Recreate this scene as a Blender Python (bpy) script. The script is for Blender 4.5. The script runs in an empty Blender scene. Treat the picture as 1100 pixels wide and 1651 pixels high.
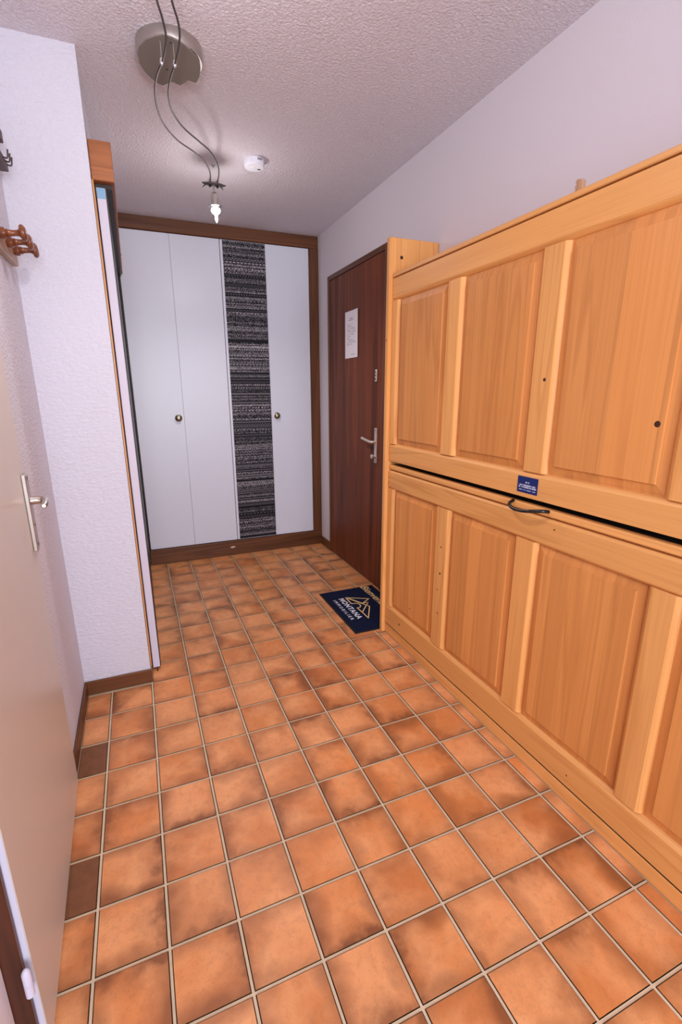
import bpy, bmesh, math, random
from mathutils import Vector, Matrix
random.seed(7)
scene = bpy.context.scene
COL = scene.collection
PI = math.pi

# ------------------------------------------------------------------ camera
cam_data = bpy.data.cameras.new('camera')
cam = bpy.data.objects.new('camera', cam_data)
COL.objects.link(cam)
cam_data.sensor_fit = 'VERTICAL'
cam_data.sensor_height = 36.0
cam_data.sensor_width = 36.0 * 1100 / 1651
cam_data.lens = 765.115 / 1651 * 36.0
cam_data.shift_x = 6.34 / 1651
cam_data.shift_y = 10.31 / 1651
cam_data.clip_start = 0.02
right = Vector((0.9233, -0.3839, -0.0052))
down = Vector((-0.1047, -0.2387, -0.9654))
fwd = Vector((0.3694, 0.892, -0.2606))
m = Matrix((right, -down, -fwd)).transposed().to_4x4()
m.translation = Vector((0.2241, -0.9251, 1.2924))
cam.matrix_world = m
scene.camera = cam

# ------------------------------------------------------------------ world and light
world = bpy.data.worlds.new('world')
scene.world = world
world.use_nodes = True
bg = world.node_tree.nodes['Background']
bg.inputs[0].default_value = (0.80, 0.84, 1.0, 1)
bg.inputs[1].default_value = 2.2

# daylight from the window of the living room behind the camera
wl = bpy.data.lights.new('window_daylight', 'AREA')
wl.shape = 'RECTANGLE'
wl.size = 2.2
wl.size_y = 1.8
wl.energy = 130
wl.color = (0.84, 0.88, 1.0)
wlo = bpy.data.objects.new('window_daylight', wl)
COL.objects.link(wlo)
wlo.location = (0.2, -3.6, 1.5)
wlo.rotation_euler = (math.radians(90), 0, 0)

SPOT_ENERGY = 30
SPOT_COLOR = (1.0, 0.93, 0.93)

scene.view_settings.view_transform = 'Standard'
scene.view_settings.look = 'None'
scene.view_settings.gamma = 1.0
scene.view_settings.use_curve_mapping = False
scene.view_settings.exposure = 0.0


# ------------------------------------------------------------------ node helpers
class NT:
    def __init__(self, name, rough=0.5, spec=0.3, metal=0.0):
        self.mat = bpy.data.materials.new(name)
        self.mat.use_nodes = True
        self.t = self.mat.node_tree
        self.b = self.t.nodes['Principled BSDF']
        self.b.inputs['Roughness'].default_value = rough
        self.b.inputs['Specular IOR Level'].default_value = spec
        self.b.inputs['Metallic'].default_value = metal
        self._co = None
        self._oi = None

    def n(self, typ, **kw):
        nd = self.t.nodes.new(typ)
        for k, v in kw.items():
            setattr(nd, k, v)
        return nd

    def lk(self, a, b):
        self.t.links.new(a, b)

    def setin(self, sock, v):
        if hasattr(v, 'node'):
            self.lk(v, sock)
        else:
            sock.default_value = v

    def obj(self):
        if self._co is None:
            self._co = self.n('ShaderNodeTexCoord').outputs['Object']
        return self._co

    def rand(self):
        if self._oi is None:
            self._oi = self.n('ShaderNodeObjectInfo').outputs['Random']
        return self._oi

    def math(self, op, a, b=0.0, c=0.0):
        nd = self.n('ShaderNodeMath', operation=op)
        self.setin(nd.inputs[0], a)
        self.setin(nd.inputs[1], b)
        self.setin(nd.inputs[2], c)
        return nd.outputs[0]

    def vmath(self, op, a, b):
        nd = self.n('ShaderNodeVectorMath', operation=op)
        self.setin(nd.inputs[0], a)
        self.setin(nd.inputs[1], b)
        return nd.outputs[0]

    def sep(self, v):
        nd = self.n('ShaderNodeSeparateXYZ')
        self.lk(v, nd.inputs[0])
        return nd.outputs

    def comb(self, x, y, z):
        nd = self.n('ShaderNodeCombineXYZ')
        for s, v in zip(nd.inputs, (x, y, z)):
            self.setin(s, v)
        return nd.outputs[0]

    def noise(self, vec, scale, detail=2.0, rough=0.5, dist=0.0):
        nd = self.n('ShaderNodeTexNoise')
        self.lk(vec, nd.inputs['Vector'])
        nd.inputs['Scale'].default_value = scale
        nd.inputs['Detail'].default_value = detail
        nd.inputs['Roughness'].default_value = rough
        nd.inputs['Distortion'].default_value = dist
        return nd.outputs[0]

    def white(self, vec):
        nd = self.n('ShaderNodeTexWhiteNoise', noise_dimensions='3D')
        self.lk(vec, nd.inputs['Vector'])
        return nd.outputs['Value']

    def ramp(self, fac, stops, interp='LINEAR'):
        nd = self.n('ShaderNodeValToRGB')
        cr = nd.color_ramp
        cr.interpolation = interp
        while len(cr.elements) < len(stops):
            cr.elements.new(0.5)
        for e, (p, c) in zip(cr.elements, stops):
            e.position = p
            e.color = (c[0], c[1], c[2], 1) if not isinstance(c, (int, float)) else (c, c, c, 1)
        self.lk(fac, nd.inputs[0])
        return nd.outputs[0]

    def mix(self, fac, a, b, blend='MIX'):
        nd = self.n('ShaderNodeMix', data_type='RGBA', blend_type=blend)
        self.setin(nd.inputs[0], fac)
        for s, v in ((nd.inputs[6], a), (nd.inputs[7], b)):
            if hasattr(v, 'node'):
                self.lk(v, s)
            else:
                s.default_value = (v[0], v[1], v[2], 1)
        return nd.outputs[2]

    def color(self, c):
        s = self.b.inputs['Base Color']
        if hasattr(c, 'node'):
            self.lk(c, s)
        else:
            s.default_value = (c[0], c[1], c[2], 1)
        return self

    def bump(self, h, strength=0.3, dist=0.002):
        nd = self.n('ShaderNodeBump')
        nd.inputs['Strength'].default_value = strength
        nd.inputs['Distance'].default_value = dist
        self.lk(h, nd.inputs['Height'])
        self.lk(nd.outputs[0], self.b.inputs['Normal'])
        return self


def srgb(r, g, b):
    def f(c):
        c /= 255.0
        return c / 12.92 if c <= 0.04045 else ((c + 0.055) / 1.055) ** 2.4
    return (f(r), f(g), f(b))


def plain(name, c, rough=0.5, spec=0.3, metal=0.0, mott=0.05):
    k = NT(name, rough, spec, metal)
    n = k.noise(k.obj(), 14, 3)
    lo = tuple(v * (1 - mott) for v in c)
    hi = tuple(min(1, v * (1 + mott)) for v in c)
    k.color(k.mix(n, lo, hi))
    return k.mat


def plaster(name, c, scale, strength, dist, streak=(1, 1, 1)):
    k = NT(name, 0.85, 0.15)
    v = k.vmath('MULTIPLY', k.obj(), streak)
    a = k.noise(v, scale, 4, 0.6, 0.4)
    b = k.noise(k.obj(), 3, 2)
    k.color(k.mix(b, tuple(x * 0.97 for x in c), c))
    r = k.ramp(a, [(0.35, 0.0), (0.65, 1.0)])
    k.bump(r, strength, dist)
    return k.mat


def wood(name, cols, axis='Z', lam=0.0, rough=0.4, spec=0.35, gscale=1.0, contrast=1.0):
    """cols: light, mid, dark. axis: grain direction. lam: width of glued laminations"""
    k = NT(name, rough, spec)
    r = k.rand()
    off = k.comb(k.math('MULTIPLY', r, 37.3), k.math('MULTIPLY', r, 71.9), k.math('MULTIPLY', r, 13.7))
    x, y, z = k.sep(k.obj())
    if lam > 0:
        cross = {'Z': y, 'Y': z, 'X': y}[axis]
        lid = k.math('FLOOR', k.math('DIVIDE', k.math('ADD', cross, k.math('MULTIPLY', r, 3.0)), lam))
        lw = k.white(k.comb(lid, k.math('MULTIPLY', r, 91.0), 0.3))
        off = k.vmath('ADD', off, k.comb(k.math('MULTIPLY', lw, 9.0), k.math('MULTIPLY', lw, 5.0), k.math('MULTIPLY', lw, 23.0)))
    st = {'Z': (1, 1, 0.06), 'Y': (1, 0.06, 1), 'X': (0.06, 1, 1)}[axis]
    v = k.vmath('ADD', k.vmath('MULTIPLY', k.obj(), st), off)
    big = k.noise(v, 9 * gscale, 2, 0.5, 0.6)
    rings = k.math('FRACT', k.math('MULTIPLY', big, 5.0))
    rings = k.math('ABSOLUTE', k.math('SUBTRACT', rings, 0.5))
    st2 = {'Z': (1, 1, 0.015), 'Y': (1, 0.015, 1), 'X': (0.015, 1, 1)}[axis]
    v2 = k.vmath('ADD', k.vmath('MULTIPLY', k.obj(), st2), off)
    fine = k.noise(v2, 160 * gscale, 3, 0.6)
    base = k.ramp(big, [(0.3, cols[1]), (0.55, cols[0]), (0.75, cols[1])])
    g = k.ramp(rings, [(0.0, 1.0), (0.22, 0.0)])
    c = k.mix(k.math('MULTIPLY', g, 0.45 * contrast), base, cols[2])
    f = k.ramp(fine, [(0.45, 0.0), (0.75, 1.0)])
    c = k.mix(k.math('MULTIPLY', f, 0.35 * contrast), c, cols[2])
    if lam > 0:
        tone = k.ramp(lw, [(0.0, 0.90), (1.0, 1.06)])
        c = k.mix(1.0, c, tone, 'MULTIPLY')
    t2 = k.ramp(r, [(0.0, 0.93), (1.0, 1.05)])
    c = k.mix(1.0, c, t2, 'MULTIPLY')
    k.color(c)
    k.bump(fine, 0.08, 0.001)
    return k.mat


# ------------------------------------------------------------------ materials
PINE = ((0.86, 0.42, 0.135), (0.80, 0.37, 0.108), (0.62, 0.25, 0.065))
M = {}
for ax in 'XYZ':
    M['pine' + ax] = wood('pine_' + ax, PINE, ax)
M['pine_panel'] = wood('pine_panel', ((0.80, 0.34, 0.098), (0.73, 0.29, 0.080), (0.55, 0.20, 0.05)), 'Z', lam=0.07)
DARK = ((0.17, 0.062, 0.022), (0.11, 0.038, 0.013), (0.045, 0.014, 0.005))
for ax in 'XYZ':
    M['dark' + ax] = wood('brown_trim_' + ax, DARK, ax, rough=0.42)
M['mahogany'] = wood('mahogany', ((0.235, 0.064, 0.027), (0.115, 0.030, 0.013), (0.040, 0.010, 0.006)), 'Z', rough=0.5, spec=0.2, gscale=0.8, contrast=0.8)
M['copper_wood'] = wood('fascia_wood', ((0.42, 0.145, 0.045), (0.34, 0.11, 0.033), (0.17, 0.05, 0.015)), 'X', rough=0.4)
M['gold_wood'] = wood('jamb_wood', ((0.75, 0.36, 0.10), (0.62, 0.27, 0.07), (0.3, 0.1, 0.03)), 'Z', rough=0.3)
M['dark_panel'] = plain('dark_panel', (0.022, 0.014, 0.008), 0.4)
M['peg_wood'] = wood('peg_wood', ((0.22, 0.066, 0.024), (0.17, 0.047, 0.017), (0.08, 0.020, 0.008)), 'X', rough=0.25, spec=0.5)
M['rail_wood'] = wood('rail_wood', ((0.46, 0.33, 0.24), (0.38, 0.26, 0.18), (0.26, 0.16, 0.10)), 'Y')
M['ceiling'] = plaster('ceiling_plaster', (0.82, 0.77, 0.83), 95, 0.75, 0.006)
M['wall_rough'] = plaster('rough_wall_plaster', (0.66, 0.65, 0.72), 70, 0.45, 0.005, (0.7, 0.7, 1.4))
M['wall_smooth'] = plaster('smooth_wall_paint', (0.76, 0.71, 0.75), 150, 0.15, 0.001)
M['white'] = plain('white_laminate', (0.71, 0.73, 0.81), 0.35, 0.4, mott=0.015)
M['door_white'] = plain('white_door_edge', (0.62, 0.61, 0.72), 0.45, mott=0.02)
M['beige'] = plain('beige_door_paint', (0.60, 0.53, 0.46), 0.35, 0.4, mott=0.02)
M['grout'] = plain('grout', (0.62, 0.49, 0.33), 0.9, 0.1, mott=0.2)
M['steel'] = plain('brushed_steel', (0.62, 0.58, 0.54), 0.3, 0.5, 1.0)
M['nickel'] = plain('satin_nickel', (0.52, 0.48, 0.44), 0.42, 0.5, 1.0)
M['canopy_plate'] = plain('canopy_plate', (0.22, 0.195, 0.175), 0.8, 0.15, 0.0)
M['wire'] = plain('cable_wire', (0.10, 0.08, 0.08), 0.45, 0.5, 0.6)
M['dark_metal'] = plain('dark_metal', (0.12, 0.10, 0.10), 0.4, 0.5, 0.7)
M['chrome'] = plain('chrome', (0.85, 0.83, 0.80), 0.12, 0.5, 1.0)
M['brass_knob'] = plain('antique_knob', (0.30, 0.26, 0.19), 0.35, 0.5, 1.0)
M['satin'] = plain('satin_aluminium', (0.78, 0.72, 0.66), 0.35, 0.5, 0.55)
M['black'] = plain('black_gloss', (0.012, 0.012, 0.012), 0.25, 0.5)
M['knot'] = plain('pine_knot', (0.05, 0.018, 0.008), 0.6)
M['detector'] = plain('white_plastic', (0.84, 0.85, 0.92), 0.4, mott=0.01)
M['grey'] = plain('grey_plastic', (0.28, 0.28, 0.30), 0.5)
M['blue_tape'] = plain('blue_tape', (0.22, 0.42, 0.62), 0.5)
M['white_print'] = plain('white_print', (0.80, 0.79, 0.84), 0.8)
M['gold_print'] = plain('gold_print', (0.86, 0.60, 0.26), 0.8)
M['hook_metal'] = plain('hook_metal', (0.075, 0.045, 0.045), 0.45)
M['rack_board'] = plain('rack_board', (0.085, 0.040, 0.028), 0.5)
M['pale_wood'] = wood('pale_wood', ((0.68, 0.42, 0.25), (0.58, 0.34, 0.19), (0.35, 0.18, 0.09)), 'Z')


def emit(name, c, s):
    k = NT(name)
    k.color(c)
    k.b.inputs['Emission Color'].default_value = (c[0], c[1], c[2], 1)
    k.b.inputs['Emission Strength'].default_value = s
    return k.mat


M['bulb'] = emit('bulb_glow', (1.0, 0.95, 0.88), 18.0)
gl = NT('clear_glass', 0.05, 0.5)
gl.color((0.95, 0.97, 1.0))
gl.b.inputs['Transmission Weight'].default_value = 1.0
gl.b.inputs['IOR'].default_value = 1.45
M['glass'] = gl.mat


def tile_material():
    k = NT('terracotta_tile', 0.42, 0.32)
    r = k.rand()
    off = k.comb(k.math('MULTIPLY', r, 53.1), k.math('MULTIPLY', r, 97.7), k.math('MULTIPLY', r, 31.3))
    v = k.vmath('ADD', k.obj(), off)
    n1 = k.noise(v, 9, 2, 0.5)
    n2 = k.noise(v, 45, 4, 0.65)
    n3 = k.noise(v, 190, 3, 0.6)
    x, y, z = k.sep(k.obj())
    # body tone, one per tile
    body = k.ramp(r, [(0.0, (0.54, 0.180, 0.054)), (0.25, (0.74, 0.270, 0.085)), (0.5, (0.63, 0.225, 0.068)),
                      (0.75, (0.80, 0.335, 0.130)), (1.0, (0.68, 0.275, 0.100))])
    pale = (0.83, 0.39, 0.165)
    c = k.mix(k.ramp(n1, [(0.40, 0.0), (0.68, 0.75)]), body, pale)
    # flamed dark rims: stronger on one side and along two edges, as these kiln-flamed tiles are made
    w = k.white(k.comb(r, 3.1, 7.7))
    n4 = k.noise(v, 16, 3, 0.6)
    dx = k.math('ADD', x, k.math('MULTIPLY', k.math('SUBTRACT', n4, 0.5), 0.11))
    dy = k.math('ADD', y, k.math('MULTIPLY', k.math('SUBTRACT', n1, 0.5), 0.12))
    e1 = k.ramp(k.math('DIVIDE', dx, 0.08), [(0.05, 0.0), (0.6, 0.35), (1.0, 1.0)])
    e2 = k.ramp(k.math('MULTIPLY', k.math('DIVIDE', dy, 0.08), -1.0), [(0.30, 0.0), (1.0, 0.85)])
    e3 = k.ramp(k.math('DIVIDE', dy, 0.08), [(0.55, 0.0), (1.05, 0.6)])
    e = k.math('MAXIMUM', k.math('MAXIMUM', e1, e2), e3)
    amt = k.math('MULTIPLY', e, k.ramp(w, [(0.0, 0.40), (1.0, 1.0)]))
    c = k.mix(amt, c, (0.20, 0.066, 0.024))
    c = k.mix(k.ramp(n2, [(0.36, 0.16), (0.52, 0.0)]), c, (0.30, 0.10, 0.035))
    c = k.mix(k.ramp(n3, [(0.30, 0.22), (0.42, 0.0)]), c, (0.20, 0.08, 0.04))
    k.color(c)
    k.bump(n2, 0.12, 0.0015)
    return k.mat


M['tile'] = tile_material()


def tile_dark():
    k = NT('dark_flamed_tile', 0.45, 0.3)
    n = k.noise(k.obj(), 30, 4, 0.6)
    k.color(k.mix(n, (0.11, 0.042, 0.017), (0.27, 0.105, 0.042)))
    k.bump(n, 0.12, 0.0015)
    return k.mat


M['tile_dark'] = tile_dark()


def strip_material():
    """black and white woven-look decorative film, rows of small motifs"""
    k = NT('patterned_film', 0.6, 0.2)
    x, y, z = k.sep(k.obj())
    rh = 0.021
    row = k.math('FLOOR', k.math('DIVIDE', z, rh))
    fr = k.math('FRACT', k.math('DIVIDE', z, rh))
    w1 = k.white(k.comb(row, 0.5, 0.5))
    w2 = k.white(k.comb(row, 7.5, 2.5))
    w3 = k.white(k.comb(row, 4.5, 6.5))
    # motif: little wave or dot forms repeated along the row, pitch chosen per row
    pitch = k.math('ADD', 0.011, k.math('MULTIPLY', w2, 0.016))
    ph = k.math('MULTIPLY', k.math('DIVIDE', x, pitch), 2 * PI)
    s_ = k.math('SINE', ph)
    d = k.math('ABSOLUTE', k.math('SUBTRACT', k.math('SUBTRACT', fr, 0.5), k.math('MULTIPLY', s_, 0.26)))
    wave = k.math('LESS_THAN', d, 0.13)
    dots = k.math('MULTIPLY', k.math('GREATER_THAN', s_, 0.1), k.math('LESS_THAN', k.math('ABSOLUTE', k.math('SUBTRACT', fr, 0.5)), 0.2))
    isw = k.math('GREATER_THAN', w1, 0.62)
    isd = k.math('MULTIPLY', k.math('LESS_THAN', w1, 0.30), 1.0)
    motif = k.math('ADD', k.math('MULTIPLY', wave, isw), k.math('MULTIPLY', dots, isd))
    # fine lines
    ln = k.math('FLOOR', k.math('DIVIDE', z, 0.0058))
    l1 = k.math('FRACT', k.math('DIVIDE', z, 0.0058))
    lw = k.white(k.comb(ln, 1.5, 9.5))
    line = k.math('MULTIPLY', k.math('LESS_THAN', l1, 0.5), k.math('GREATER_THAN', lw, 0.68))
    # woven speckle
    sp = k.white(k.comb(k.math('FLOOR', k.math('DIVIDE', x, 0.0062)), k.math('FLOOR', k.math('DIVIDE', z, 0.0048)), 0.5))
    spk = k.math('MULTIPLY', k.math('GREATER_THAN', sp, 0.55), k.math('GREATER_THAN', w3, 0.35))
    v = k.math('ADD', k.math('MULTIPLY', motif, 0.5), k.math('MULTIPLY', line, 0.55))
    v = k.math('ADD', v, k.math('MULTIPLY', spk, 0.38))
    v = k.math('MULTIPLY', v, k.ramp(k.noise(k.comb(0.0, 0.0, z), 9, 1), [(0.3, 0.38), (0.7, 0.88)]))
    k.color(k.ramp(v, [(0.0, (0.008, 0.007, 0.010)), (0.35, (0.13, 0.12, 0.135)), (0.8, (0.55, 0.51, 0.54)), (1.0, (0.7, 0.66, 0.68))]))
    return k.mat


M['strip'] = strip_material()


def print_material(name, paper, ink, axis, rows):
    """flat print: rows = (z0, z1, u0, u1, dash) in local metres, u along the given axis"""
    k = NT(name, 0.6, 0.2)
    o = k.sep(k.obj())
    u = o['XYZ'.index(axis)]
    z = o[2]
    tot = None
    for (z0, z1, u0, u1, dash) in rows:
        a = k.math('MULTIPLY', k.math('GREATER_THAN', z, z0), k.math('LESS_THAN', z, z1))
        b = k.math('MULTIPLY', k.math('GREATER_THAN', u, u0), k.math('LESS_THAN', u, u1))
        w = k.white(k.comb(k.math('FLOOR', k.math('DIVIDE', u, dash)), z0 * 1000, 0.5))
        c = k.math('MULTIPLY', k.math('MULTIPLY', a, b), k.math('GREATER_THAN', w, 0.25))
        tot = c if tot is None else k.math('MAXIMUM', tot, c)
    k.color(k.mix(tot, paper, ink))
    return k.mat


def mat_pile():
    k = NT('mat_pile', 0.95, 0.05)
    n = k.noise(k.obj(), 220, 3, 0.7)
    b = k.noise(k.obj(), 16, 3)
    c = k.mix(b, (0.006, 0.008, 0.024), (0.013, 0.018, 0.05))
    k.color(c)
    k.bump(n, 0.6, 0.003)
    return k.mat


M['mat_pile'] = mat_pile()
M['rubber'] = plain('mat_rubber', (0.012, 0.012, 0.014), 0.8)

# ------------------------------------------------------------------ object helpers
WLOC = {}


def link(name, me, mat, loc, parent=None, rot=None):
    """loc = world location of the origin"""
    o = bpy.data.objects.new(name, me)
    COL.objects.link(o)
    if mat is not None and me is not None and len(me.materials) == 0:
        me.materials.append(mat)
    loc = Vector(loc)
    if parent is not None:
        o.parent = parent
        o.location = loc - WLOC[parent]
    else:
        o.location = loc
    if rot:
        o.rotation_euler = rot
    WLOC[o] = loc
    return o


def thing(name, label, cat, loc, group=None, kind=None):
    o = link(name, None, None, loc)
    o.empty_display_size = 0.05
    return tag(o, label, cat, group, kind)


def tag(o, label=None, cat=None, group=None, kind=None):
    if label:
        o['label'] = label
    if cat:
        o['category'] = cat
    if group:
        o['group'] = group
    if kind:
        o['kind'] = kind
    return o


def to_mesh(bm, name, smooth=False):
    bmesh.ops.recalc_face_normals(bm, faces=bm.faces[:])
    me = bpy.data.meshes.new(name)
    bm.to_mesh(me)
    bm.free()
    if smooth:
        me.polygons.foreach_set('use_smooth', [True] * len(me.polygons))
        try:
            me.set_sharp_from_angle(angle=math.radians(38))
        except Exception:
            pass
    return me


def bm_box(bm, x0, x1, y0, y1, z0, z1):
    vs = [bm.verts.new((x, y, z)) for x in (x0, x1) for y in (y0, y1) for z in (z0, z1)]
    for f in ((0, 1, 3, 2), (4, 6, 7, 5), (0, 4, 5, 1), (2, 3, 7, 6), (0, 2, 6, 4), (1, 5, 7, 3)):
        bm.faces.new([vs[i] for i in f])
    return vs


def box(name, x0, x1, y0, y1, z0, z1, mat, parent=None, bev=0.0, seg=1, rot=None):
    c = Vector(((x0 + x1) / 2, (y0 + y1) / 2, (z0 + z1) / 2))
    bm = bmesh.new()
    bm_box(bm, x0 - c.x, x1 - c.x, y0 - c.y, y1 - c.y, z0 - c.z, z1 - c.z)
    if bev > 0:
        bmesh.ops.bevel(bm, geom=bm.edges[:], offset=bev, segments=seg, affect='EDGES', profile=0.5)
    return link(name, to_mesh(bm, name, seg > 1), mat, c, parent, rot)


def boxes(name, lst, mat, origin, parent=None):
    """several joined blocks of one wall"""
    bm = bmesh.new()
    o = Vector(origin)
    for (x0, x1, y0, y1, z0, z1) in lst:
        bm_box(bm, x0 - o.x, x1 - o.x, y0 - o.y, y1 - o.y, z0 - o.z, z1 - o.z)
    return link(name, to_mesh(bm, name), mat, o, parent)


def bm_tube(bm, pts, rad, seg=10, cap=True):
    """round tube along pts; rad number or list"""
    pts = [Vector(p) for p in pts]
    n = len(pts)
    rads = rad if isinstance(rad, (list, tuple)) else [rad] * n
    rings = []
    up = None
    for i, p in enumerate(pts):
        t = (pts[min(i + 1, n - 1)] - pts[max(i - 1, 0)]).normalized()
        if up is None:
            up = Vector((0, 0, 1)) if abs(t.z) < 0.9 else Vector((1, 0, 0))
        a = t.cross(up).normalized()
        up = a.cross(t).normalized()
        rings.append([bm.verts.new(p + (a * math.cos(2 * PI * k / seg) + up * math.sin(2 * PI * k / seg)) * rads[i]) for k in range(seg)])
    for i in range(n - 1):
        for k in range(seg):
            bm.faces.new((rings[i][k], rings[i][(k + 1) % seg], rings[i + 1][(k + 1) % seg], rings[i + 1][k]))
    if cap:
        bm.faces.new(rings[0][::-1])
        bm.faces.new(rings[-1])


def tube(name, pts, rad, mat, parent=None, seg=10):
    c = Vector(pts[0])
    bm = bmesh.new()
    bm_tube(bm, [Vector(p) - c for p in pts], rad, seg)
    return link(name, to_mesh(bm, name, True), mat, c, parent)


def lathe(name, origin, axis, prof, mat, parent=None, seg=24):
    """prof: (distance along axis, radius)"""
    bm = bmesh.new()
    ax = Vector(axis).normalized()
    ref = Vector((0, 0, 1)) if abs(ax.z) < 0.9 else Vector((1, 0, 0))
    a = ax.cross(ref).normalized()
    b = ax.cross(a).normalized()
    rings = []
    for d, r in prof:
        if r <= 1e-6:
            rings.append([bm.verts.new(ax * d)])
        else:
            rings.append([bm.verts.new(ax * d + (a * math.cos(2 * PI * k / seg) + b * math.sin(2 * PI * k / seg)) * r) for k in range(seg)])
    for i in range(len(rings) - 1):
        A, B = rings[i], rings[i + 1]
        for k in range(seg):
            if len(A) == 1 and len(B) > 1:
                bm.faces.new((A[0], B[(k + 1) % seg], B[k]))
            elif len(B) == 1 and len(A) > 1:
                bm.faces.new((A[k], A[(k + 1) % seg], B[0]))
            elif len(A) > 1:
                bm.faces.new((A[k], A[(k + 1) % seg], B[(k + 1) % seg], B[k]))
    for rr, rev in ((rings[0], True), (rings[-1], False)):
        if len(rr) > 1:
            bm.faces.new(rr[::-1] if rev else rr)
    return link(name, to_mesh(bm, name, True), mat, origin, parent)


def prism(name, outline, z0, z1, mat, parent=None, origin=None, bev=0.0):
    """outline in world xy, extruded z0..z1"""
    o = Vector(origin) if origin else Vector((sum(p[0] for p in outline) / len(outline), sum(p[1] for p in outline) / len(outline), z0))
    bm = bmesh.new()
    lo = [bm.verts.new((x - o.x, y - o.y, z0 - o.z)) for x, y in outline]
    hi = [bm.verts.new((x - o.x, y - o.y, z1 - o.z)) for x, y in outline]
    n = len(lo)
    bm.faces.new(lo[::-1])
    bm.faces.new(hi)
    for i in range(n):
        bm.faces.new((lo[i], lo[(i + 1) % n], hi[(i + 1) % n], hi[i]))
    if bev > 0:
        bmesh.ops.bevel(bm, geom=[e for e in bm.edges if abs(e.verts[0].co.z - e.verts[1].co.z) < 1e-6], offset=bev, segments=1, affect='EDGES')
    return link(name, to_mesh(bm, name), mat, o, parent)


def smooth_path(pts, sub=6):
    pts = [Vector(p) for p in pts]
    out = []
    for i in range(len(pts) - 1):
        p0 = pts[max(i - 1, 0)]
        p1, p2 = pts[i], pts[i + 1]
        p3 = pts[min(i + 2, len(pts) - 1)]
        for k in range(sub):
            t = k / sub
            out.append(0.5 * ((2 * p1) + (-p0 + p2) * t + (2 * p0 - 5 * p1 + 4 * p2 - p3) * t * t + (-p0 + 3 * p1 - 3 * p2 + p3) * t ** 3))
    out.append(pts[-1])
    return out


# ------------------------------------------------------------------ dimensions (metres)
P = 0.166            # tile pitch
H = 2.40             # ceiling
XR = 1.62            # right wall
XL = -0.105          # left wall
XP = 0.166           # hall side of the pier
YP = 1.18            # face of the pier
YC = 2.79            # front of the wardrobe at the end
YB = -2.6            # where the hall opens into the living room

# ------------------------------------------------------------------ structure
floor = boxes('floor', [(-0.6, 1.9, YB, 3.1, -0.10, -0.0022)], M['grout'], (0.6, 0, -0.0022))
tag(floor, 'terracotta tiled hallway floor with grey joints', kind='structure')

ceil = boxes('ceiling', [(-0.6, 1.9, YB, 3.1, H, H + 0.1)], M['ceiling'], (0.6, 0, H))
tag(ceil, 'rough plastered white ceiling', kind='structure')

wr = boxes('wall_right', [(XR, XR + 0.14, YB, 1.66, -0.09, H), (XR, XR + 0.14, 1.66, 2.58, 2.085, H), (XR, XR + 0.14, 2.58, 2.96, -0.09, H),
                          (XR + 0.10, XR + 0.14, 1.66, 2.58, -0.09, 2.085)], M['wall_smooth'], (XR, 0.5, 0))
tag(wr, 'smooth white wall above the wooden wall bed', kind='structure')
wb = boxes('wall_back', [(XP, XR + 0.14, 2.87, 2.97, -0.09, H)], M['wall_smooth'], (0.9, 2.87, 0))
tag(wb, 'white wall behind the built-in wardrobe', kind='structure')
wp = boxes('wall_partition', [(-0.45, XP, YP, 2.97, -0.09, H)], M['wall_rough'], (0, YP, 0))
tag(wp, 'rough white plastered end of the wall beside the sliding doors', kind='structure')
wl_ = boxes('wall_left', [(-0.45, XL, 0.66, YP, -0.09, H), (-0.45, -0.142, -0.13, 0.66, -0.09, H),
                          (-0.45, -0.142, YB, -0.98, -0.09, H), (-0.45, -0.142, -0.98, -0.13, 2.06, H), (-0.45, -0.40, -0.98, -0.13, -0.09, 2.06)],
             M['wall_rough'], (XL, 0.9, 0))
tag(wl_, 'rough white plastered wall with the coat pegs', kind='structure')


def baseboard(name, x0, x1, y0, y1, h, mat, label):
    o = box(name, x0, x1, y0, y1, 0.0, h, mat, None, 0.003)
    return tag(o, label, kind='structure')


baseboard('baseboard_left', XL + 0.0002, XL + 0.010, 0.66, YP - 0.0105, 0.066, M['darkY'], 'dark brown wooden baseboard along the left wall')
baseboard('baseboard_partition', XL + 0.0002, XP + 0.004, YP - 0.010, YP - 0.0002, 0.066, M['darkX'], 'dark brown wooden baseboard under the rough plastered wall end')
baseboard('baseboard_right', XR - 0.012, XR - 0.0002, 2.59, YC - 0.012, 0.07, M['darkY'], 'short dark brown baseboard between wardrobe and entrance door')

# floor tiles, each a piece of the floor
T = P - 0.0064


def tile_mesh(w, d, name):
    bm = bmesh.new()
    bm_box(bm, -w / 2, w / 2, -d / 2, d / 2, -0.008, 0.0)
    top = [e for e in bm.edges if e.verts[0].co.z > -0.001 and e.verts[1].co.z > -0.001]
    bmesh.ops.bevel(bm, geom=top, offset=min(0.0022, w * 0.2, d * 0.2), segments=2, affect='EDGES')
    me = to_mesh(bm, name)
    return me


full_tile = tile_mesh(T, T, 'floor_tile')
full_tile.materials.append(M['tile'])
dark_full = tile_mesh(T, T, 'floor_tile_dark')
dark_full.materials.append(M['tile_dark'])
X_BED = 1.3765


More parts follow.
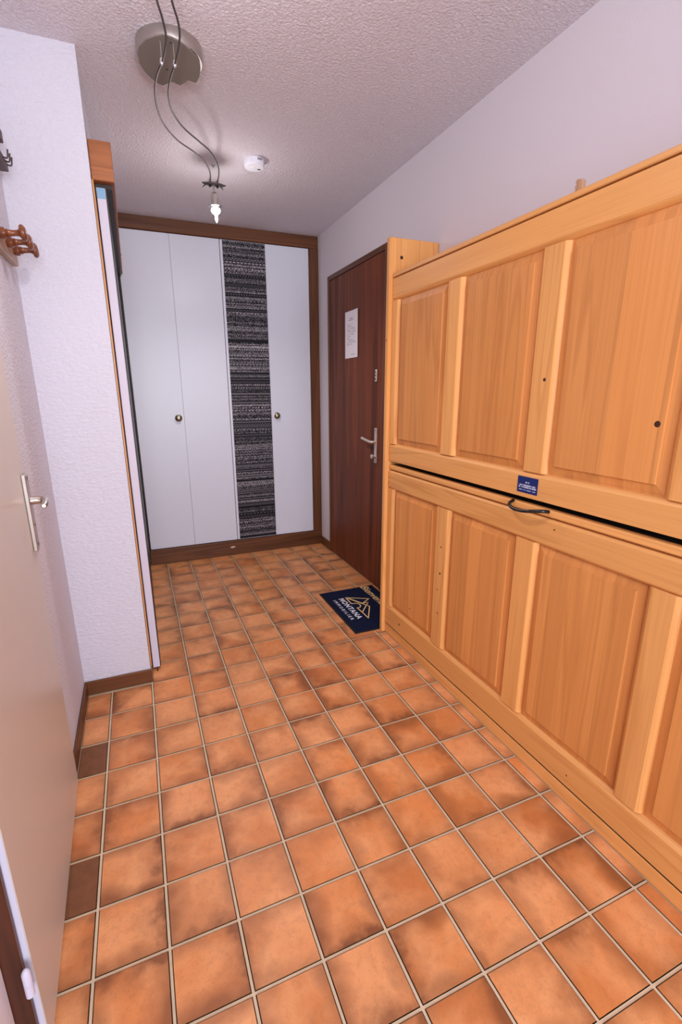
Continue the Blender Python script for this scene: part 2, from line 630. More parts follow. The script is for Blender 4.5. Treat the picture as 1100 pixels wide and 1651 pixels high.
def floor_tile(i, j):
    x0, x1 = i * P + (P - T) / 2, (i + 1) * P - (P - T) / 2
    y0, y1 = j * P + (P - T) / 2, (j + 1) * P - (P - T) / 2
    yc = (y0 + y1) / 2
    xmin = XL + 0.0105 if yc < YP - 0.05 else XP + 0.004
    if yc < 0.60:
        xmin = -0.140
    xmax = X_BED if yc < 1.17 else XR - 0.001
    if i == 8 and y0 < 1.176 < y1:
        # the tile that is cut around the corner of the bed's end panel
        y1c = y1
    if y0 < YP < y1 and i <= 0:
        y1 = YP - 0.0105
    ymax = YC - 0.0005
    x0, x1, y1 = max(x0, xmin), min(x1, xmax), min(y1, ymax)
    if x1 - x0 < 0.012 or y1 - y0 < 0.012:
        return
    c = ((x0 + x1) / 2, (y0 + y1) / 2, 0.0)
    dark = (i, j) in ((-1, 4), (-1, 1))
    if abs(x1 - x0 - T) < 1e-4 and abs(y1 - y0 - T) < 1e-4:
        o = link('floor_tile', full_tile, None, c, floor, (0, 0, random.randrange(4) * PI / 2))
    else:
        o = link('floor_tile', tile_mesh(x1 - x0, y1 - y0, 'floor_tile'), M['tile_dark'] if dark else M['tile'], c, floor)


for j in range(-7, 17):
    for i in range(-1, 10):
        floor_tile(i, j)

# ------------------------------------------------------------------ wardrobe at the end of the hall
wd = thing('built_in_wardrobe', 'white built-in wardrobe with folding doors in a dark brown frame', 'wardrobe', (0.9, YC, 0))
X0 = 0.2155
box('frame_rail', X0, XR - 0.001, YC, YC + 0.07, 2.318, H - 0.001, M['darkX'], wd, 0.003)
box('frame_base', X0, XR - 0.001, YC - 0.006, YC + 0.07, 0.0005, 0.118, M['darkX'], wd, 0.003)
box('frame_post', 1.546, XR - 0.001, YC - 0.002, YC + 0.07, 0.1185, 2.3175, M['darkZ'], wd, 0.003)
box('frame_post', X0, 0.2245, YC, YC + 0.07, 0.1185, 2.3175, M['dark_panel'], wd, 0.002)
lathe('hinge_cap', (0.2385, YC + 0.0098, 2.156), (0, -1, 0), [(0, 0.010), (0.006, 0.010), (0.009, 0.0)], M['peg_wood'], wd, 14)
DZ0, DZ1 = 0.122, 2.314
px = [(0.2260, 0.5525), (0.5535, 0.8865), (0.8905, 1.2125), (1.2135, 1.5445)]
pans = []
for k, (a, b) in enumerate(px):
    pans.append(box('door_panel', a, b, YC + 0.010, YC + 0.032, DZ0, DZ1, M['white'], wd, 0.0012))
film = box('patterned_strip', 0.9075, 1.2115, YC + 0.0088, YC + 0.0099, DZ0 + 0.004, DZ1 - 0.003, M['strip'], pans[2])
film['label'] = 'black and grey woven pattern strip'
for k, x in ((0, 0.513), (3, 1.256)):
    lathe('knob', (x, YC + 0.0099, 1.102), (0, -1, 0), [(0, 0.025), (0.002, 0.026), (0.003, 0.022), (0.004, 0.010), (0.012, 0.009), (0.015, 0.018), (0.020, 0.0235), (0.025, 0.019), (0.028, 0.010), (0.0285, 0.0)], M['brass_knob'], pans[k])
bm = bmesh.new()
fx = [(-0.021, -0.002), (-0.012, 0.007), (0.004, 0.009), (0.018, 0.006), (0.022, -0.001), (0.008, -0.006), (-0.010, -0.007)]
v0 = [bm.verts.new((x, 0, z)) for x, z in fx]
v1 = [bm.verts.new((x * 0.8, -0.0025, z * 0.8)) for x, z in fx]
bm.faces.new(v1)
for i in range(len(fx)):
    bm.faces.new((v0[i], v0[(i + 1) % len(fx)], v1[(i + 1) % len(fx)], v1[i]))
pt = link('worn_patch', to_mesh(bm, 'worn_patch'), plain('bare_chip', (0.62, 0.50, 0.45), 0.6), (0.842, YC - 0.006, 0.066), wd)
pt['label'] = 'pale chip on the brown base board'

# ------------------------------------------------------------------ sliding wardrobe beside the pier
sw = thing('sliding_wardrobe', 'sliding wardrobe doors seen edge-on under a reddish wooden fascia', 'wardrobe', (0.2, 1.25, 0))
YS = 1.25
box('fascia', XP + 0.001, 0.2425, YS, YC - 0.002, 2.037, 2.165, M['copper_wood'], sw, 0.002)
box('track', XP + 0.008, 0.232, YS + 0.03, YC - 0.01, 2.022, 2.0365, M['dark_panel'], sw)
box('jamb_strip', XP + 0.001, XP + 0.0065, YP + 0.015, YS + 0.05, 0.067, 2.02, M['gold_wood'], sw, 0.001)
box('jamb_strip', XP + 0.0005, XP + 0.0018, YP + 0.001, YP + 0.0145, 0.067, 2.03, M['darkZ'], sw)
sd = box('sliding_door', 0.1765, 0.2075, YS + 0.02, YC - 0.012, 0.014, 2.021, M['door_white'], sw, 0.0015)
box('door_face', 0.2077, 0.2115, YS + 0.0225, YC - 0.012, 0.016, 2.019, M['dark_panel'], sd)
box('edge_tape', 0.178, 0.2065, YS + 0.0185, YS + 0.0197, 1.985, 2.019, M['blue_tape'], sd)
box('floor_guide', 0.192, 0.197, YS + 0.005, YS + 0.035, 0.0005, 0.0138, M['black'], sw)

# ------------------------------------------------------------------ entrance door
d1 = thing('door_1', 'dark mahogany entrance door with a satin lever handle', None, (XR, 2.1, 0), kind='structure')
box('door_leaf', XR - 0.006, XR + 0.04, 1.70, 2.548, 0.006, 2.05, M['mahogany'], d1, 0.002)
box('frame_post', XR - 0.012, XR + 0.09, 2.5495, 2.5795, 0.0005, 2.0835, M['darkZ'], d1, 0.003)
box('frame_post', XR - 0.012, XR + 0.09, 1.6605, 1.6985, 0.0005, 2.0835, M['darkZ'], d1, 0.003)
box('frame_rail', XR - 0.012, XR + 0.09, 1.70, 2.548, 2.052, 2.0835, M['darkY'], d1, 0.003)
for z in (0.35, 1.75):
    lathe('hinge', (XR - 0.008, 2.549, z - 0.03), (0, 0, 1), [(0, 0.006), (0.06, 0.006)], M['darkZ'], d1, 10)
xf = XR - 0.0062
hp = box('handle_plate', xf - 0.008, xf, 1.758, 1.790, 0.842, 1.062, M['satin'], d1, 0.002)
tube('lever', smooth_path([(xf - 0.008, 1.773, 0.975), (xf - 0.024, 1.773, 0.975), (xf - 0.034, 1.785, 0.975), (xf - 0.038, 1.83, 0.980), (xf - 0.040, 1.88, 0.988), (xf - 0.040, 1.905, 0.991)], 4),
     0.0085, M['satin'], hp)
lathe('thumb_turn', (xf - 0.008, 1.773, 0.885), (-1, 0, 0), [(0, 0.006), (0.018, 0.005), (0.019, 0.013), (0.027, 0.014), (0.030, 0.0)], M['satin'], hp, 16)
lathe('keyhole', (xf - 0.0081, 1.773, 0.875), (-1, 0, 0), [(0, 0.007), (0.0012, 0.007)], M['black'], hp, 12)
for z in (0.857, 1.047):
    lathe('screw', (xf - 0.0081, 1.773, z), (-1, 0, 0), [(0, 0.004), (0.001, 0.004)], M['dark_metal'], hp, 10)
lock = box('safety_lock', xf - 0.010, xf, 1.768, 1.792, 1.340, 1.415, M['satin'], d1, 0.006, 3)
for z in (1.358, 1.38, 1.398):
    lathe('lock_hole', (xf - 0.0101, 1.780, z), (-1, 0, 0), [(0, 0.0045), (0.001, 0.0045)], M['black'], lock, 10)

rows = [(0.088, 0.094, -0.03, 0.045, 0.006), (0.098, 0.104, -0.035, 0.04, 0.006)]
zz = 0.066
for w0, w1 in ((-0.075, 0.02), (-0.075, 0.0), (-0.075, 0.06), (-0.075, 0.075), (-0.075, 0.07), (-0.075, 0.035), (-0.075, -0.02), (-0.075, -0.03), (-0.075, 0.05), (-0.075, 0.075), (-0.075, 0.01)):
    rows.append((zz - 0.004, zz, -w1, -w0, 0.005))
    zz -= 0.0125
rows.append((-0.128, -0.125, -0.06, 0.005, 0.005))
M['paper'] = print_material('notice_paper', (0.95, 0.91, 0.97), (0.40, 0.38, 0.44), 'Y', rows)
bm = bmesh.new()
N = 8
lo, hi = [], []
for i in range(N + 1):
    y = -0.105 + 0.21 * i / N
    bow = 0.004 * math.exp(-((y + 0.105) / 0.05) ** 2) + 0.0008
    lo.append((bm.verts.new((-bow, y, -0.1485)), bm.verts.new((-bow - 0.0004, y, -0.1485))))
    hi.append((bm.verts.new((-bow, y, 0.1485)), bm.verts.new((-bow - 0.0004, y, 0.1485))))
for i in range(N):
    bm.faces.new((lo[i][0], lo[i + 1][0], hi[i + 1][0], hi[i][0]))
    bm.faces.new((lo[i][1], hi[i][1], hi[i + 1][1], lo[i + 1][1]))
    bm.faces.new((lo[i][0], lo[i][1], lo[i + 1][1], lo[i + 1][0]))
    bm.faces.new((hi[i][0], hi[i + 1][0], hi[i + 1][1], hi[i][1]))
for i in (0, N):
    bm.faces.new((lo[i][0], hi[i][0], hi[i][1], lo[i][1]))
sheet = link('notice_sheet', to_mesh(bm, 'notice_sheet', True), M['paper'], (xf - 0.0002, 2.158, 1.652), None)
tag(sheet, 'white printed paper notice taped to the dark entrance door', 'paper')

# ------------------------------------------------------------------ doormat
mx0, mx1, my0, my1 = 1.212, 1.597, 1.206, 1.777
mat_ = thing('doormat', 'navy doormat with white and gold lettering in front of the entrance door', 'doormat', ((mx0 + mx1) / 2, (my0 + my1) / 2, 0))
box('rubber_border', mx0, mx1, my0, my1, 0.0005, 0.004, M['rubber'], mat_, 0.001)
box('pile', mx0 + 0.012, mx1 - 0.012, my0 + 0.012, my1 - 0.012, 0.0041, 0.0095, M['mat_pile'], mat_, 0.002)


def lettering(name, text, loc, size_x, height, mat, parent, rot, shear=0.0, embolden=0.0, spacing=1.0):
    """text scaled to a length size_x and cap height, lying flat or upright"""
    cu = bpy.data.curves.new(name, 'FONT')
    cu.body = text
    cu.size = 1.0
    cu.shear = shear
    cu.offset = embolden
    cu.space_character = spacing
    cu.extrude = 0.02
    cu.resolution_u = 4
    tmp = bpy.data.objects.new('tmp_text', cu)
    COL.objects.link(tmp)
    dg = bpy.context.evaluated_depsgraph_get()
    dg.update()
    me = bpy.data.meshes.new_from_object(tmp.evaluated_get(dg))
    bpy.data.objects.remove(tmp)
    bpy.data.curves.remove(cu)
    xs = [v.co.x for v in me.vertices]
    ys = [v.co.y for v in me.vertices]
    zs = [v.co.z for v in me.vertices]
    sx = size_x / (max(xs) - min(xs))
    sy = height / (max(ys) - min(ys))
    mnx, mny, mnz = min(xs), min(ys), min(zs)
    sz = 0.0008 / (max(zs) - mnz)
    for v in me.vertices:
        v.co = ((v.co.x - mnx) * sx, (v.co.y - mny) * sy, (v.co.z - mnz) * sz)
    me.materials.clear()
    return link(name, me, mat, loc, parent, rot)


ZM = 0.0096
lt = lettering('lettering', 'MONTANA', (1.292, 1.640, ZM), 0.292, 0.036, M['white_print'], mat_, (0, 0, -PI / 2), 0, 0.02, 1.2)
lettering('lettering', 'IMMOBILIER', (1.252, 1.632, ZM), 0.282, 0.021, M['white_print'], mat_, (0, 0, -PI / 2), 0, 0.0, 1.6)
lettering('lettering', 'Bienvenue', (1.500, 1.765, ZM), 0.345, 0.052, M['gold_print'], mat_, (0, 0, -PI / 2), 0.3, 0.0, 1.0)


def flat_lines(name, segs, w, z0, z1, mat, parent, origin):
    o = Vector(origin)
    bm = bmesh.new()
    for (a, b) in segs:
        a, b = Vector((a[0], a[1], 0)), Vector((b[0], b[1], 0))
        d = (b - a).normalized() * w * 0.45
        a, b = a - d, b + d
        nrm = Vector((-d.y, d.x, 0)).normalized() * w / 2
        q = [a + nrm, b + nrm, b - nrm, a - nrm]
        lo = [bm.verts.new((p.x - o.x, p.y - o.y, z0 - o.z)) for p in q]
        hi = [bm.verts.new((p.x - o.x, p.y - o.y, z1 - o.z)) for p in q]
        bm.faces.new(hi)
        bm.faces.new(lo[::-1])
        for i in range(4):
            bm.faces.new((lo[i], lo[(i + 1) % 4], hi[(i + 1) % 4], hi[i]))
    return link(name, to_mesh(bm, name), mat, o, parent)


g = lambda *p: list(zip(p[:-1], p[1:]))
peak1 = (1.474, 1.572)
segs = g((1.344, 1.645), peak1, (1.408, 1.527)) + g((1.344, 1.645), (1.342, 1.547), (1.371, 1.543), (1.384, 1.525), (1.384, 1.503), (1.369, 1.481), (1.350, 1.482), (1.354, 1.415)) \
    + g((1.344, 1.645), (1.420, 1.489)) + g((1.350, 1.641), (1.408, 1.527), (1.446, 1.527), (1.354, 1.415)) + g((1.446, 1.527), (1.420, 1.489), (1.430, 1.472), (1.354, 1.334), (1.354, 1.415))
flat_lines('mountain_emblem', segs, 0.0065, ZM, ZM + 0.0008, M['gold_print'], mat_, (1.40, 1.5, ZM))

# ------------------------------------------------------------------ wall bed
bed = thing('wall_bed', 'long pine double wall bed with panelled fold-down fronts', 'wall bed', (1.5, 0.22, 0))
XF = 1.375
XE = 1.3575
YE0, YE1 = -0.732, 1.176
epf = box('end_panel', XE, XR - 0.002, YE1, YE1 + 0.026, 0.0005, 1.955, M['pineZ'], bed, 0.003)
epn = box('end_panel', XE, XR - 0.002, YE0 - 0.026, YE0, 0.0005, 1.955, M['pineZ'], bed, 0.003)
box('top_board', XF - 0.001, XR - 0.002, YE0 + 0.0005, YE1 - 0.0005, 1.788, 1.804, M['pineY'], bed, 0.0025)
box('plinth', XF + 0.002, XF + 0.0065, YE0 + 0.0005, YE1 - 0.0005, 0.0005, 0.0515, M['pineY'], bed, 0.0012)
box('middle_board', XF + 0.03, XR - 0.002, YE0 + 0.0005, YE1 - 0.0005, 0.915, 0.93, M['dark_panel'], bed)


def knot(x, y, z, r, parent):
    o = lathe('knot', (x, y, z), (-1, 0, 0), [(0, r), (0.0006, r * 0.8), (0.0009, 0.0)], M['knot'], parent, 10)
    return o


def raised_panel(parent, y0, y1, z0, z1):
    """fielded panel: tongue, chamfer and raised centre"""
    cy, cz = (y0 + y1) / 2, (z0 + z1) / 2
    bm = bmesh.new()
    rings = []
    for ins, x in ((-0.012, 0.0155), (0.006, 0.0155), (0.006, 0.0145), (0.028, 0.0095), (0.0295, 0.0045)):
        rings.append([bm.verts.new((x, yy, zz)) for yy, zz in ((y0 + ins - cy, z0 + ins - cz), (y1 - ins - cy, z0 + ins - cz), (y1 - ins - cy, z1 - ins - cz), (y0 + ins - cy, z1 - ins - cz))])
    for a, b in zip(rings, rings[1:]):
        for i in range(4):
            bm.faces.new((a[i], a[(i + 1) % 4], b[(i + 1) % 4], b[i]))
    bm.faces.new(rings[-1])
    back = [bm.verts.new((0.0185, v.co.y, v.co.z)) for v in rings[0]]
    for i in range(4):
        bm.faces.new((rings[0][i], rings[0][(i + 1) % 4], back[(i + 1) % 4], back[i]))
    bm.faces.new(back[::-1])
    return link('panel', to_mesh(bm, 'panel'), M['pine_panel'], (XF, cy, cz), parent)


def chamfer_bar(name, parent, y0, y1, z0, z1, mat, edges, ch=0.013):
    """frame member with moulded inner edges. edges: subset of 'tbnf' (top, bottom, near, far)"""
    c = Vector((XF + 0.010, (y0 + y1) / 2, (z0 + z1) / 2))
    bm = bmesh.new()
    bm_box(bm, -0.010, 0.010, y0 - c.y, y1 - c.y, z0 - c.z, z1 - c.z)
    sel = []
    for e in bm.edges:
        a, b = e.verts
        if a.co.x < 0 and b.co.x < 0:
            if a.co.z > 0 and b.co.z > 0 and 't' in edges or a.co.z < 0 and b.co.z < 0 and 'b' in edges \
               or a.co.y > 0 and b.co.y > 0 and 'f' in edges or a.co.y < 0 and b.co.y < 0 and 'n' in edges:
                sel.append(e)
    if sel:
        bmesh.ops.bevel(bm, geom=sel, offset=ch, segments=4, affect='EDGES', profile=0.35)
    return link(name, to_mesh(bm, name), mat, c, parent)


PY = [(0.7445, 1.120), (0.2745, 0.646), (-0.1960, 0.1755), (-0.6560, -0.2810)]


def bed_front(z0, z1, zi0, zi1, top_grip):
    f = box('bed_front', XF + 0.019, XF + 0.026, YE0 + 0.003, YE1 - 0.001, z0, z1, M['pineY'], bed)
    ya, yb = YE0 + 0.003, YE1 - 0.001
    chamfer_bar('rail', f, ya, yb, z0, zi0, M['pineY'], 't')
    zt = z1
    if top_grip:
        zt = 0.9015
        g_ = box('grip_rail', XF + 0.003, XF + 0.0185, ya, yb, 0.9075, z1, M['pineY'], f, 0.004, 3)
    chamfer_bar('rail', f, ya, yb, zi1, zt, M['pineY'], 'bt' if top_grip else 'b', 0.008 if top_grip else 0.013)
    ov = 0.0125
    ys = [(1.120, yb)] + [(PY[i + 1][1], PY[i][0]) for i in range(3)] + [(ya, PY[3][0])]
    for k, (a, b) in enumerate(ys):
        ed = 'n' if k == 0 else ('f' if k == 4 else 'nf')
        o = chamfer_bar('stile', f, a, b, zi0 + 0.0002, zi1 - 0.0002, M['pineZ'], ed)
    for (a, b) in PY:
        raised_panel(f, a, b, zi0, zi1)
    return f


up = bed_front(0.951, 1.782, 1.036, 1.690, False)
low = bed_front(0.0615, 0.930, 0.170, 0.812, True)
# bow handle of the lower bed
tube('handle', smooth_path([(XF + 0.003, 0.296, 0.930), (XF - 0.022, 0.288, 0.921), (XF - 0.034, 0.255, 0.914), (XF - 0.036, 0.215, 0.915), (XF - 0.033, 0.175, 0.922), (XF - 0.020, 0.148, 0.927), (XF + 0.003, 0.142, 0.924)], 6),
     0.0058, M['black'], low)['label'] = 'black bow handle'
srows = [(0.0055, 0.0105, -0.009, 0.009, 0.0022), (-0.004, 0.0005, -0.036, 0.036, 0.0025), (-0.0105, -0.006, -0.038, 0.038, 0.0025), (-0.0185, -0.016, -0.036, 0.036, 0.002)]
M['sticker'] = print_material('sticker_print', (0.014, 0.026, 0.14), (0.55, 0.57, 0.72), 'Y', srows)
st = box('sticker', XF - 0.0009, XF - 0.0001, 0.193, 0.2805, 0.965, 1.018, M['sticker'], up)
st['label'] = 'dark blue sticker with small white print'
for (y, z, r, par) in ((0.212, 1.32, 0.0055, up), (0.69, 0.64, 0.004, low), (0.688, 0.52, 0.0055, low), (0.692, 0.33, 0.004, low), (0.70, 0.44, 0.0035, low),
                       (1.02, 0.115, 0.006, low), (0.11, 0.905 - 0.03, 0.003, low), (-0.05, 0.10, 0.0028, low)):
    knot(XF - 0.0001, y, z, r, par)
knot(XF + 0.0044, -0.150, 1.21, 0.008, up)
knot(XF + 0.0044, 0.93, 0.245, 0.004, low)
lathe('knot', (1.42, YE1 - 0.0001, 1.875), (0, -1, 0), [(0, 0.008), (0.0006, 0.006), (0.0009, 0.0)], M['knot'], epf, 10)
knot(XE - 0.0001, YE1 + 0.015, 1.52, 0.004, epf)

# little notched wooden piece lying on the bed top
bm = bmesh.new()
pr = [(-0.016, 0), (0.016, 0), (0.013, 0.03), (0.012, 0.072), (0.007, 0.079), (-0.006, 0.080), (-0.010, 0.074), (-0.006, 0.068), (-0.012, 0.062), (-0.008, 0.055), (-0.014, 0.049), (-0.010, 0.042), (-0.016, 0.035), (-0.012, 0.028), (-0.018, 0.02)]
a_ = [bm.verts.new((-0.009, -y, z)) for y, z in pr]
b_ = [bm.verts.new((0.009, -y, z)) for y, z in pr]
bm.faces.new(a_)
bm.faces.new(b_[::-1])
for i in range(len(pr)):
    bm.faces.new((a_[i], a_[(i + 1) % len(pr)], b_[(i + 1) % len(pr)], b_[i]))
wpz = link('wooden_piece', to_mesh(bm, 'wooden_piece'), M['pale_wood'], (1.500, 0.276, 1.8042))
tag(wpz, 'small pale notched wooden piece on top of the wall bed', 'wood piece')

# ------------------------------------------------------------------ open room door on the left
d2 = thing('door_2', 'beige room door standing open flat against the left wall', None, (-0.08, 0.27, 0), kind='structure')
ang = math.atan2(0.021, 0.745)
leaf_len = 0.745


def door_local(u, w, z):
    """u along the leaf from the hinge edge, w outwards into the hall"""
    base = Vector((-0.066, -0.10, 0))
    du = Vector((-0.021, 0.745, 0)).normalized()
    dw = Vector((du.y, -du.x, 0))
    return base + du * u + dw * w + Vector((0, 0, z))


def door_box(name, u0, u1, w0, w1, z0, z1, mat, parent, bev=0.0):
    c = door_local((u0 + u1) / 2, (w0 + w1) / 2, (z0 + z1) / 2)
    bm = bmesh.new()
    hw, hu, hz = abs(w1 - w0) / 2, abs(u1 - u0) / 2, (z1 - z0) / 2
    bm_box(bm, -hw, hw, -hu, hu, -hz, hz)
    if bev:
        bmesh.ops.bevel(bm, geom=bm.edges[:], offset=bev, segments=1, affect='EDGES')
    return link(name, to_mesh(bm, name), mat, c, parent, (0, 0, ang))


leaf = door_box('door_leaf', 0.0, leaf_len, -0.002, 0.0, 0.012, 2.04, M['beige'], d2)
door_box('door_core', 0.0, leaf_len - 0.001, -0.0155, -0.0021, 0.012, 2.04, M['door_white'], d2)
door_box('door_core', 0.024, leaf_len - 0.014, -0.036, -0.0156, 0.012, 2.04, M['door_white'], d2)
box('frame_post', -0.139, -0.0768, -0.117, -0.1025, 0.0005, 2.05, wood('red_brown_frame', ((0.09, 0.026, 0.012), (0.06, 0.017, 0.008), (0.02, 0.007, 0.004)), 'Z'), d2, 0.002)
box('white_jamb', -0.30, -0.1065, -0.20, -0.1175, 0.0005, 2.05, M['wall_smooth'], d2, 0.003)
hg = lathe('hinge', door_local(-0.026, -0.005, 0.20), (0, 0, 1), [(0, 0.004), (0.004, 0.0075), (0.03, 0.0075), (0.031, 0.006), (0.032, 0.0075), (0.060, 0.0075), (0.066, 0.005), (0.070, 0.0)], M['door_white'], d2, 14)
pl = door_box('handle_plate', leaf_len - 0.048, leaf_len - 0.010, 0.0002, 0.0115, 0.850, 1.072, M['nickel'], d2, 0.002)
u_ = leaf_len - 0.029
tube('lever', [door_local(u_, 0.0117, 0.996), door_local(u_, 0.030, 0.996), door_local(u_ - 0.003, 0.042, 0.996), door_local(u_ - 0.014, 0.049, 0.996), door_local(u_ - 0.04, 0.051, 0.9955), door_local(u_ - 0.085, 0.051, 0.995), door_local(u_ - 0.088, 0.051, 0.995)],
     [0.012, 0.0118, 0.0112, 0.010, 0.0085, 0.0075, 0.005], M['steel'], pl, 14)
for z in (0.868, 0.925, 1.06):
    lathe('screw', door_local(u_, 0.0116, z), (1, 0, 0), [(0, 0.0045), (0.001, 0.0045)], M['dark_metal'], pl, 10)

# ------------------------------------------------------------------ coat racks on the left wall
cr = thing('coat_rack', 'pale wooden coat rail with turned reddish pegs on the left wall', 'coat rack', (XL, 0.85, 1.70))
box('rail', XL + 0.0003, XL + 0.019, 0.62, 1.112, 1.698, 1.768, M['rail_wood'], cr, 0.003)
peg_prof = [(0.0, 0.013), (0.010, 0.016), (0.018, 0.015), (0.022, 0.010), (0.026, 0.012), (0.030, 0.009), (0.045, 0.0078), (0.055, 0.0085), (0.060, 0.012), (0.063, 0.0205), (0.068, 0.0225), (0.074, 0.0215), (0.079, 0.015), (0.081, 0.0)]
for y in (1.06, 0.965, 0.87):
    lathe('peg', (XL + 0.0190, y, 1.736), (1, 0, 0.10), [(d * 0.89, r_) for d, r_ in peg_prof], M['peg_wood'], cr, 20)

kr = thing('hook_rack', 'dark brown hook rack mounted above the wooden coat pegs', 'hook rack', (XL, 0.9, 1.97))
box('back_board', XL + 0.0003, XL + 0.012, 0.66, 1.10, 1.972, 2.083, M['rack_board'], kr, 0.002)
box('lower_bar', XL + 0.0122, XL + 0.036, 0.66, 1.10, 1.972, 1.998, M['hook_metal'], kr, 0.002)
box('upper_bar', XL + 0.0122, XL + 0.034, 0.66, 1.10, 2.050, 2.083, M['rack_board'], kr, 0.002)
for y in (1.09, 1.062, 1.034, 0.90, 0.872, 0.844):
    tube('hook', smooth_path([(XL + 0.036, y, 1.990), (XL + 0.044, y, 1.988), (XL + 0.0485, y, 1.992), (XL + 0.050, y, 2.004), (XL + 0.051, y, 2.012)], 3), 0.0024, M['hook_metal'], kr, 8)

# ------------------------------------------------------------------ cable lamp on the ceiling
ZW = 2.30
lamp = thing('cable_lamp', 'silver ceiling lamp with a wavy plate and two curved cables', 'ceiling lamp', (0.455, 1.07, H))
can = lathe('canopy', (0.456, 1.070, H - 0.0003), (0, 0, -1), [(0, 0.104), (0.003, 0.106), (0.032, 0.106), (0.0405, 0.102), (0.041, 0.0)], M['nickel'], lamp, 48)
raw = [(0.3557, 1.0078), (0.3746, 0.9657), (0.3998, 0.9388), (0.4225, 0.9234), (0.446, 0.9242), (0.4734, 0.9341), (0.5027, 0.957), (0.5284, 0.9875), (0.5431, 1.0147), (0.55, 1.0465), (0.5505, 1.0874), (0.5446, 1.1284),
       (0.5319, 1.1243), (0.5149, 1.122), (0.5089, 1.1391), (0.4944, 1.1642), (0.4802, 1.1589), (0.4674, 1.1504), (0.4533, 1.1643), (0.4365, 1.1887), (0.4211, 1.1828), (0.3965, 1.1603), (0.3755, 1.1323), (0.3593, 1.094), (0.3534, 1.0537)]
kf = 1.0115
plate_o = [(0.2241 + (x - 0.2241) * kf, -0.9251 + (y + 0.9251) * kf) for x, y in raw]
plate = prism('wavy_plate', plate_o, 2.3545, 2.3588, M['canopy_plate'], lamp, None, 0.001)
for (x, y) in ((0.4495, 0.972), (0.4475, 1.112)):
    lathe('screw_hole', (x, y, 2.3544), (0, 0, -1), [(0, 0.004), (0.0008, 0.004)], M['black'], plate, 10)
WA = [(0.326, 0.345), (0.36, 0.57), (0.3924, 0.7189), (0.4098, 0.7827), (0.424, 0.8552), (0.4238, 0.9122), (0.4196, 0.9688), (0.4093, 1.0283), (0.4039, 1.0825), (0.4048, 1.1564), (0.4172, 1.2535), (0.4445, 1.3565), (0.5013, 1.4616), (0.5714, 1.5359), (0.6276, 1.6062), (0.6689, 1.7045), (0.6870, 1.8071), (0.6872, 1.845)]
WB = [(0.366, 0.345), (0.398, 0.56), (0.4291, 0.704), (0.4483, 0.767), (0.46, 0.827), (0.4618, 0.8909), (0.4581, 0.9596), (0.4512, 1.0216), (0.4474, 1.0829), (0.4502, 1.1577), (0.4695, 1.2542), (0.5161, 1.352), (0.5858, 1.4385), (0.6478, 1.5172), (0.6941, 1.6256), (0.715, 1.7219), (0.7229, 1.8093), (0.7235, 1.845)]
for w in (WA, WB):
    tube('cable', smooth_path([(x, y, ZW) for x, y in w], 5), 0.0031, M['wire'], lamp, 8)
for (x, y) in ((0.4180, 0.976), (0.4572, 0.972)):
    lathe('cable_post', (x, y, 2.3543), (0, 0, -1), [(0, 0.002), (0.0445, 0.002), (0.0446, 0.0)], M['canopy_plate'], lamp, 10)
    lathe('post_cap', (x, y, 2.3095), (0, 0, -1), [(0, 0.0055), (0.012, 0.0062), (0.016, 0.0045), (0.017, 0.0)], M['chrome'], lamp, 14)
for (x, y) in ((0.7204, 1.8868),):
    hk = lathe('ceiling_anchor', (x, y, H - 0.0003), (0, 0, -1), [(0, 0.009), (0.006, 0.008), (0.007, 0.003), (0.014, 0.003), (0.0145, 0.0)], M['grey'], lamp, 12)


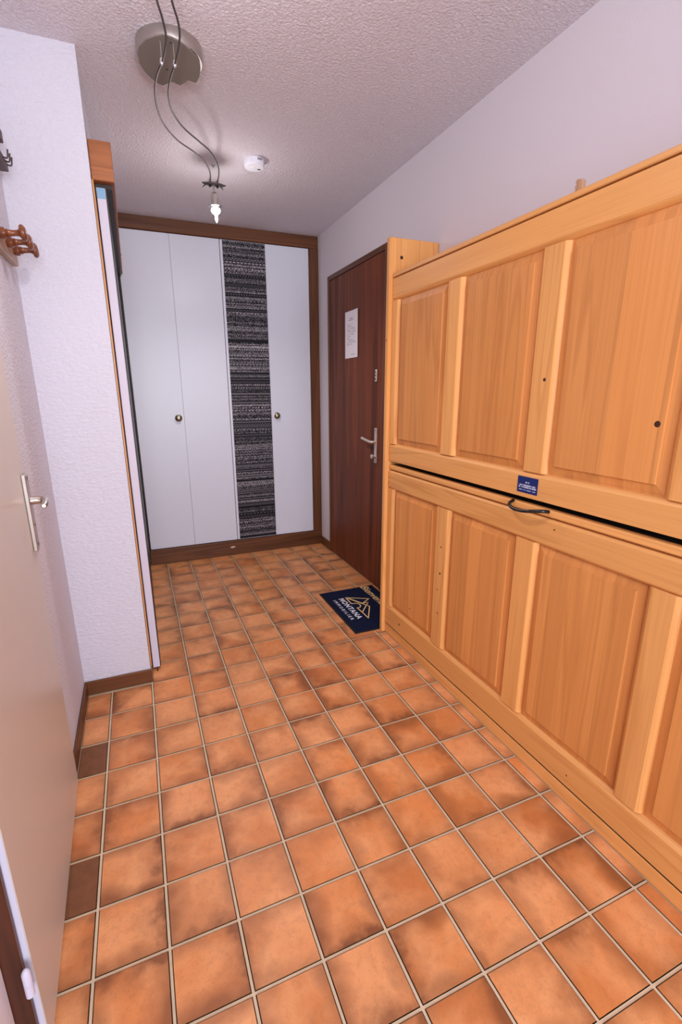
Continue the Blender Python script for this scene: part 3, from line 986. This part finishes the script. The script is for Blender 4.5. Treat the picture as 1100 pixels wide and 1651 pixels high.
def spot_head(x, y, energy, spill, root):
    """clamp on the two cables, stem, socket, glass disc and lit capsule"""
    hw = 0.022
    cl = box('clamp', x - 0.032, x + 0.032, y - 0.017, y + 0.017, ZW - 0.0135, ZW - 0.0044, M['dark_metal'], root, 0.003)
    for sx in (-1, 1):
        bm_ = bmesh.new()
        q = [(sx * 0.0322, -0.016, 0), (sx * 0.0322, 0.016, 0), (sx * 0.052, 0.022, -0.012), (sx * 0.042, 0.004, -0.006), (sx * 0.060, -0.014, -0.004)]
        a = [bm_.verts.new(v) for v in q]
        b = [bm_.verts.new((v[0], v[1], v[2] - 0.004)) for v in q]
        bm_.faces.new(a)
        bm_.faces.new(b[::-1])
        for i in range(5):
            bm_.faces.new((a[i], a[(i + 1) % 5], b[(i + 1) % 5], b[i]))
        link('clamp_wing', to_mesh(bm_, 'clamp_wing'), M['dark_metal'], (x, y, ZW - 0.006), cl)
    for sx in (-1, 1):
        lathe('clamp_screw', (x + sx * 0.018, y - 0.004, ZW - 0.0137), (0, 0, -1), [(0, 0.006), (0.010, 0.006), (0.012, 0.0)], M['black'], cl, 12)
    lathe('crossbar', (x - 0.026, y, ZW + 0.0080), (1, 0, 0), [(0, 0.004), (0.052, 0.004)], M['steel'], cl, 10)
    sock = lathe('socket', (x, y, ZW - 0.0138), (0.03, 0, -1), [(0, 0.005), (0.030, 0.005), (0.031, 0.010), (0.040, 0.0155), (0.052, 0.0175), (0.091, 0.0185), (0.0915, 0.0)], M['steel'], root, 20)
    lathe('glass_disc', (x + 0.002, y, ZW - 0.1065), (0.03, 0, -1), [(0, 0.034), (0.0015, 0.034)], M['glass'], sock, 24)
    blb = lathe('bulb', (x + 0.003, y, ZW - 0.110), (0.03, 0, -1), [(0.0, 0.010), (0.006, 0.021), (0.016, 0.024), (0.026, 0.018), (0.032, 0.009), (0.040, 0.006), (0.052, 0.0075), (0.062, 0.004), (0.070, 0.0)], M['bulb'], sock, 20)
    for typ, e in (('SPOT', energy), ('POINT', spill)):
        ld = bpy.data.lights.new('lamp_light', typ)
        ld.energy = e
        ld.color = SPOT_COLOR
        ld.shadow_soft_size = 0.03
        if typ == 'SPOT':
            ld.spot_size = math.radians(150)
            ld.spot_blend = 0.9
        lo_ = bpy.data.objects.new('lamp_light', ld)
        COL.objects.link(lo_)
        lo_.parent = root
        lo_.location = Vector((x + 0.005, y, ZW - 0.195)) - WLOC[root]
    return sock


sp1 = thing('spot_lamp', 'lit silver halogen spot hanging from the far end of the cables', 'spot lamp', (0.705, 1.831, ZW))
spot_head(0.705, 1.831, SPOT_ENERGY, 3.6, sp1)
sp2 = thing('spot_lamp', 'lit halogen spot on the cables near the hallway entrance', 'spot lamp', (0.340, 0.33, ZW))
spot_head(0.345, 0.325, SPOT_ENERGY * 0.55, 8.0, sp2)

# ------------------------------------------------------------------ smoke detector
sdx, sdy = 0.900, 1.765
sm = thing('smoke_detector', 'small white round smoke detector on the rough ceiling', 'smoke detector', (sdx, sdy, H))
body = lathe('body', (sdx, sdy, H - 0.0003), (0, 0, -1), [(0, 0.050), (0.004, 0.051), (0.028, 0.049), (0.033, 0.046), (0.034, 0.030), (0.0345, 0.0)], M['detector'], sm, 36)
box('status_window', sdx + 0.018, sdx + 0.034, sdy + 0.002, sdy + 0.010, H - 0.0360, H - 0.0346, M['black'], body)
lathe('test_button', (sdx - 0.004, sdy, H - 0.0349), (0, 0, -1), [(0, 0.013), (0.0015, 0.0125), (0.002, 0.0)], M['detector'], body, 20)
box('vent_slot', sdx + 0.006, sdx + 0.030, sdy - 0.0515, sdy - 0.048, H - 0.014, H - 0.006, M['grey'], body)

for me in list(bpy.data.meshes):
    if me.users == 0:
        bpy.data.meshes.remove(me)
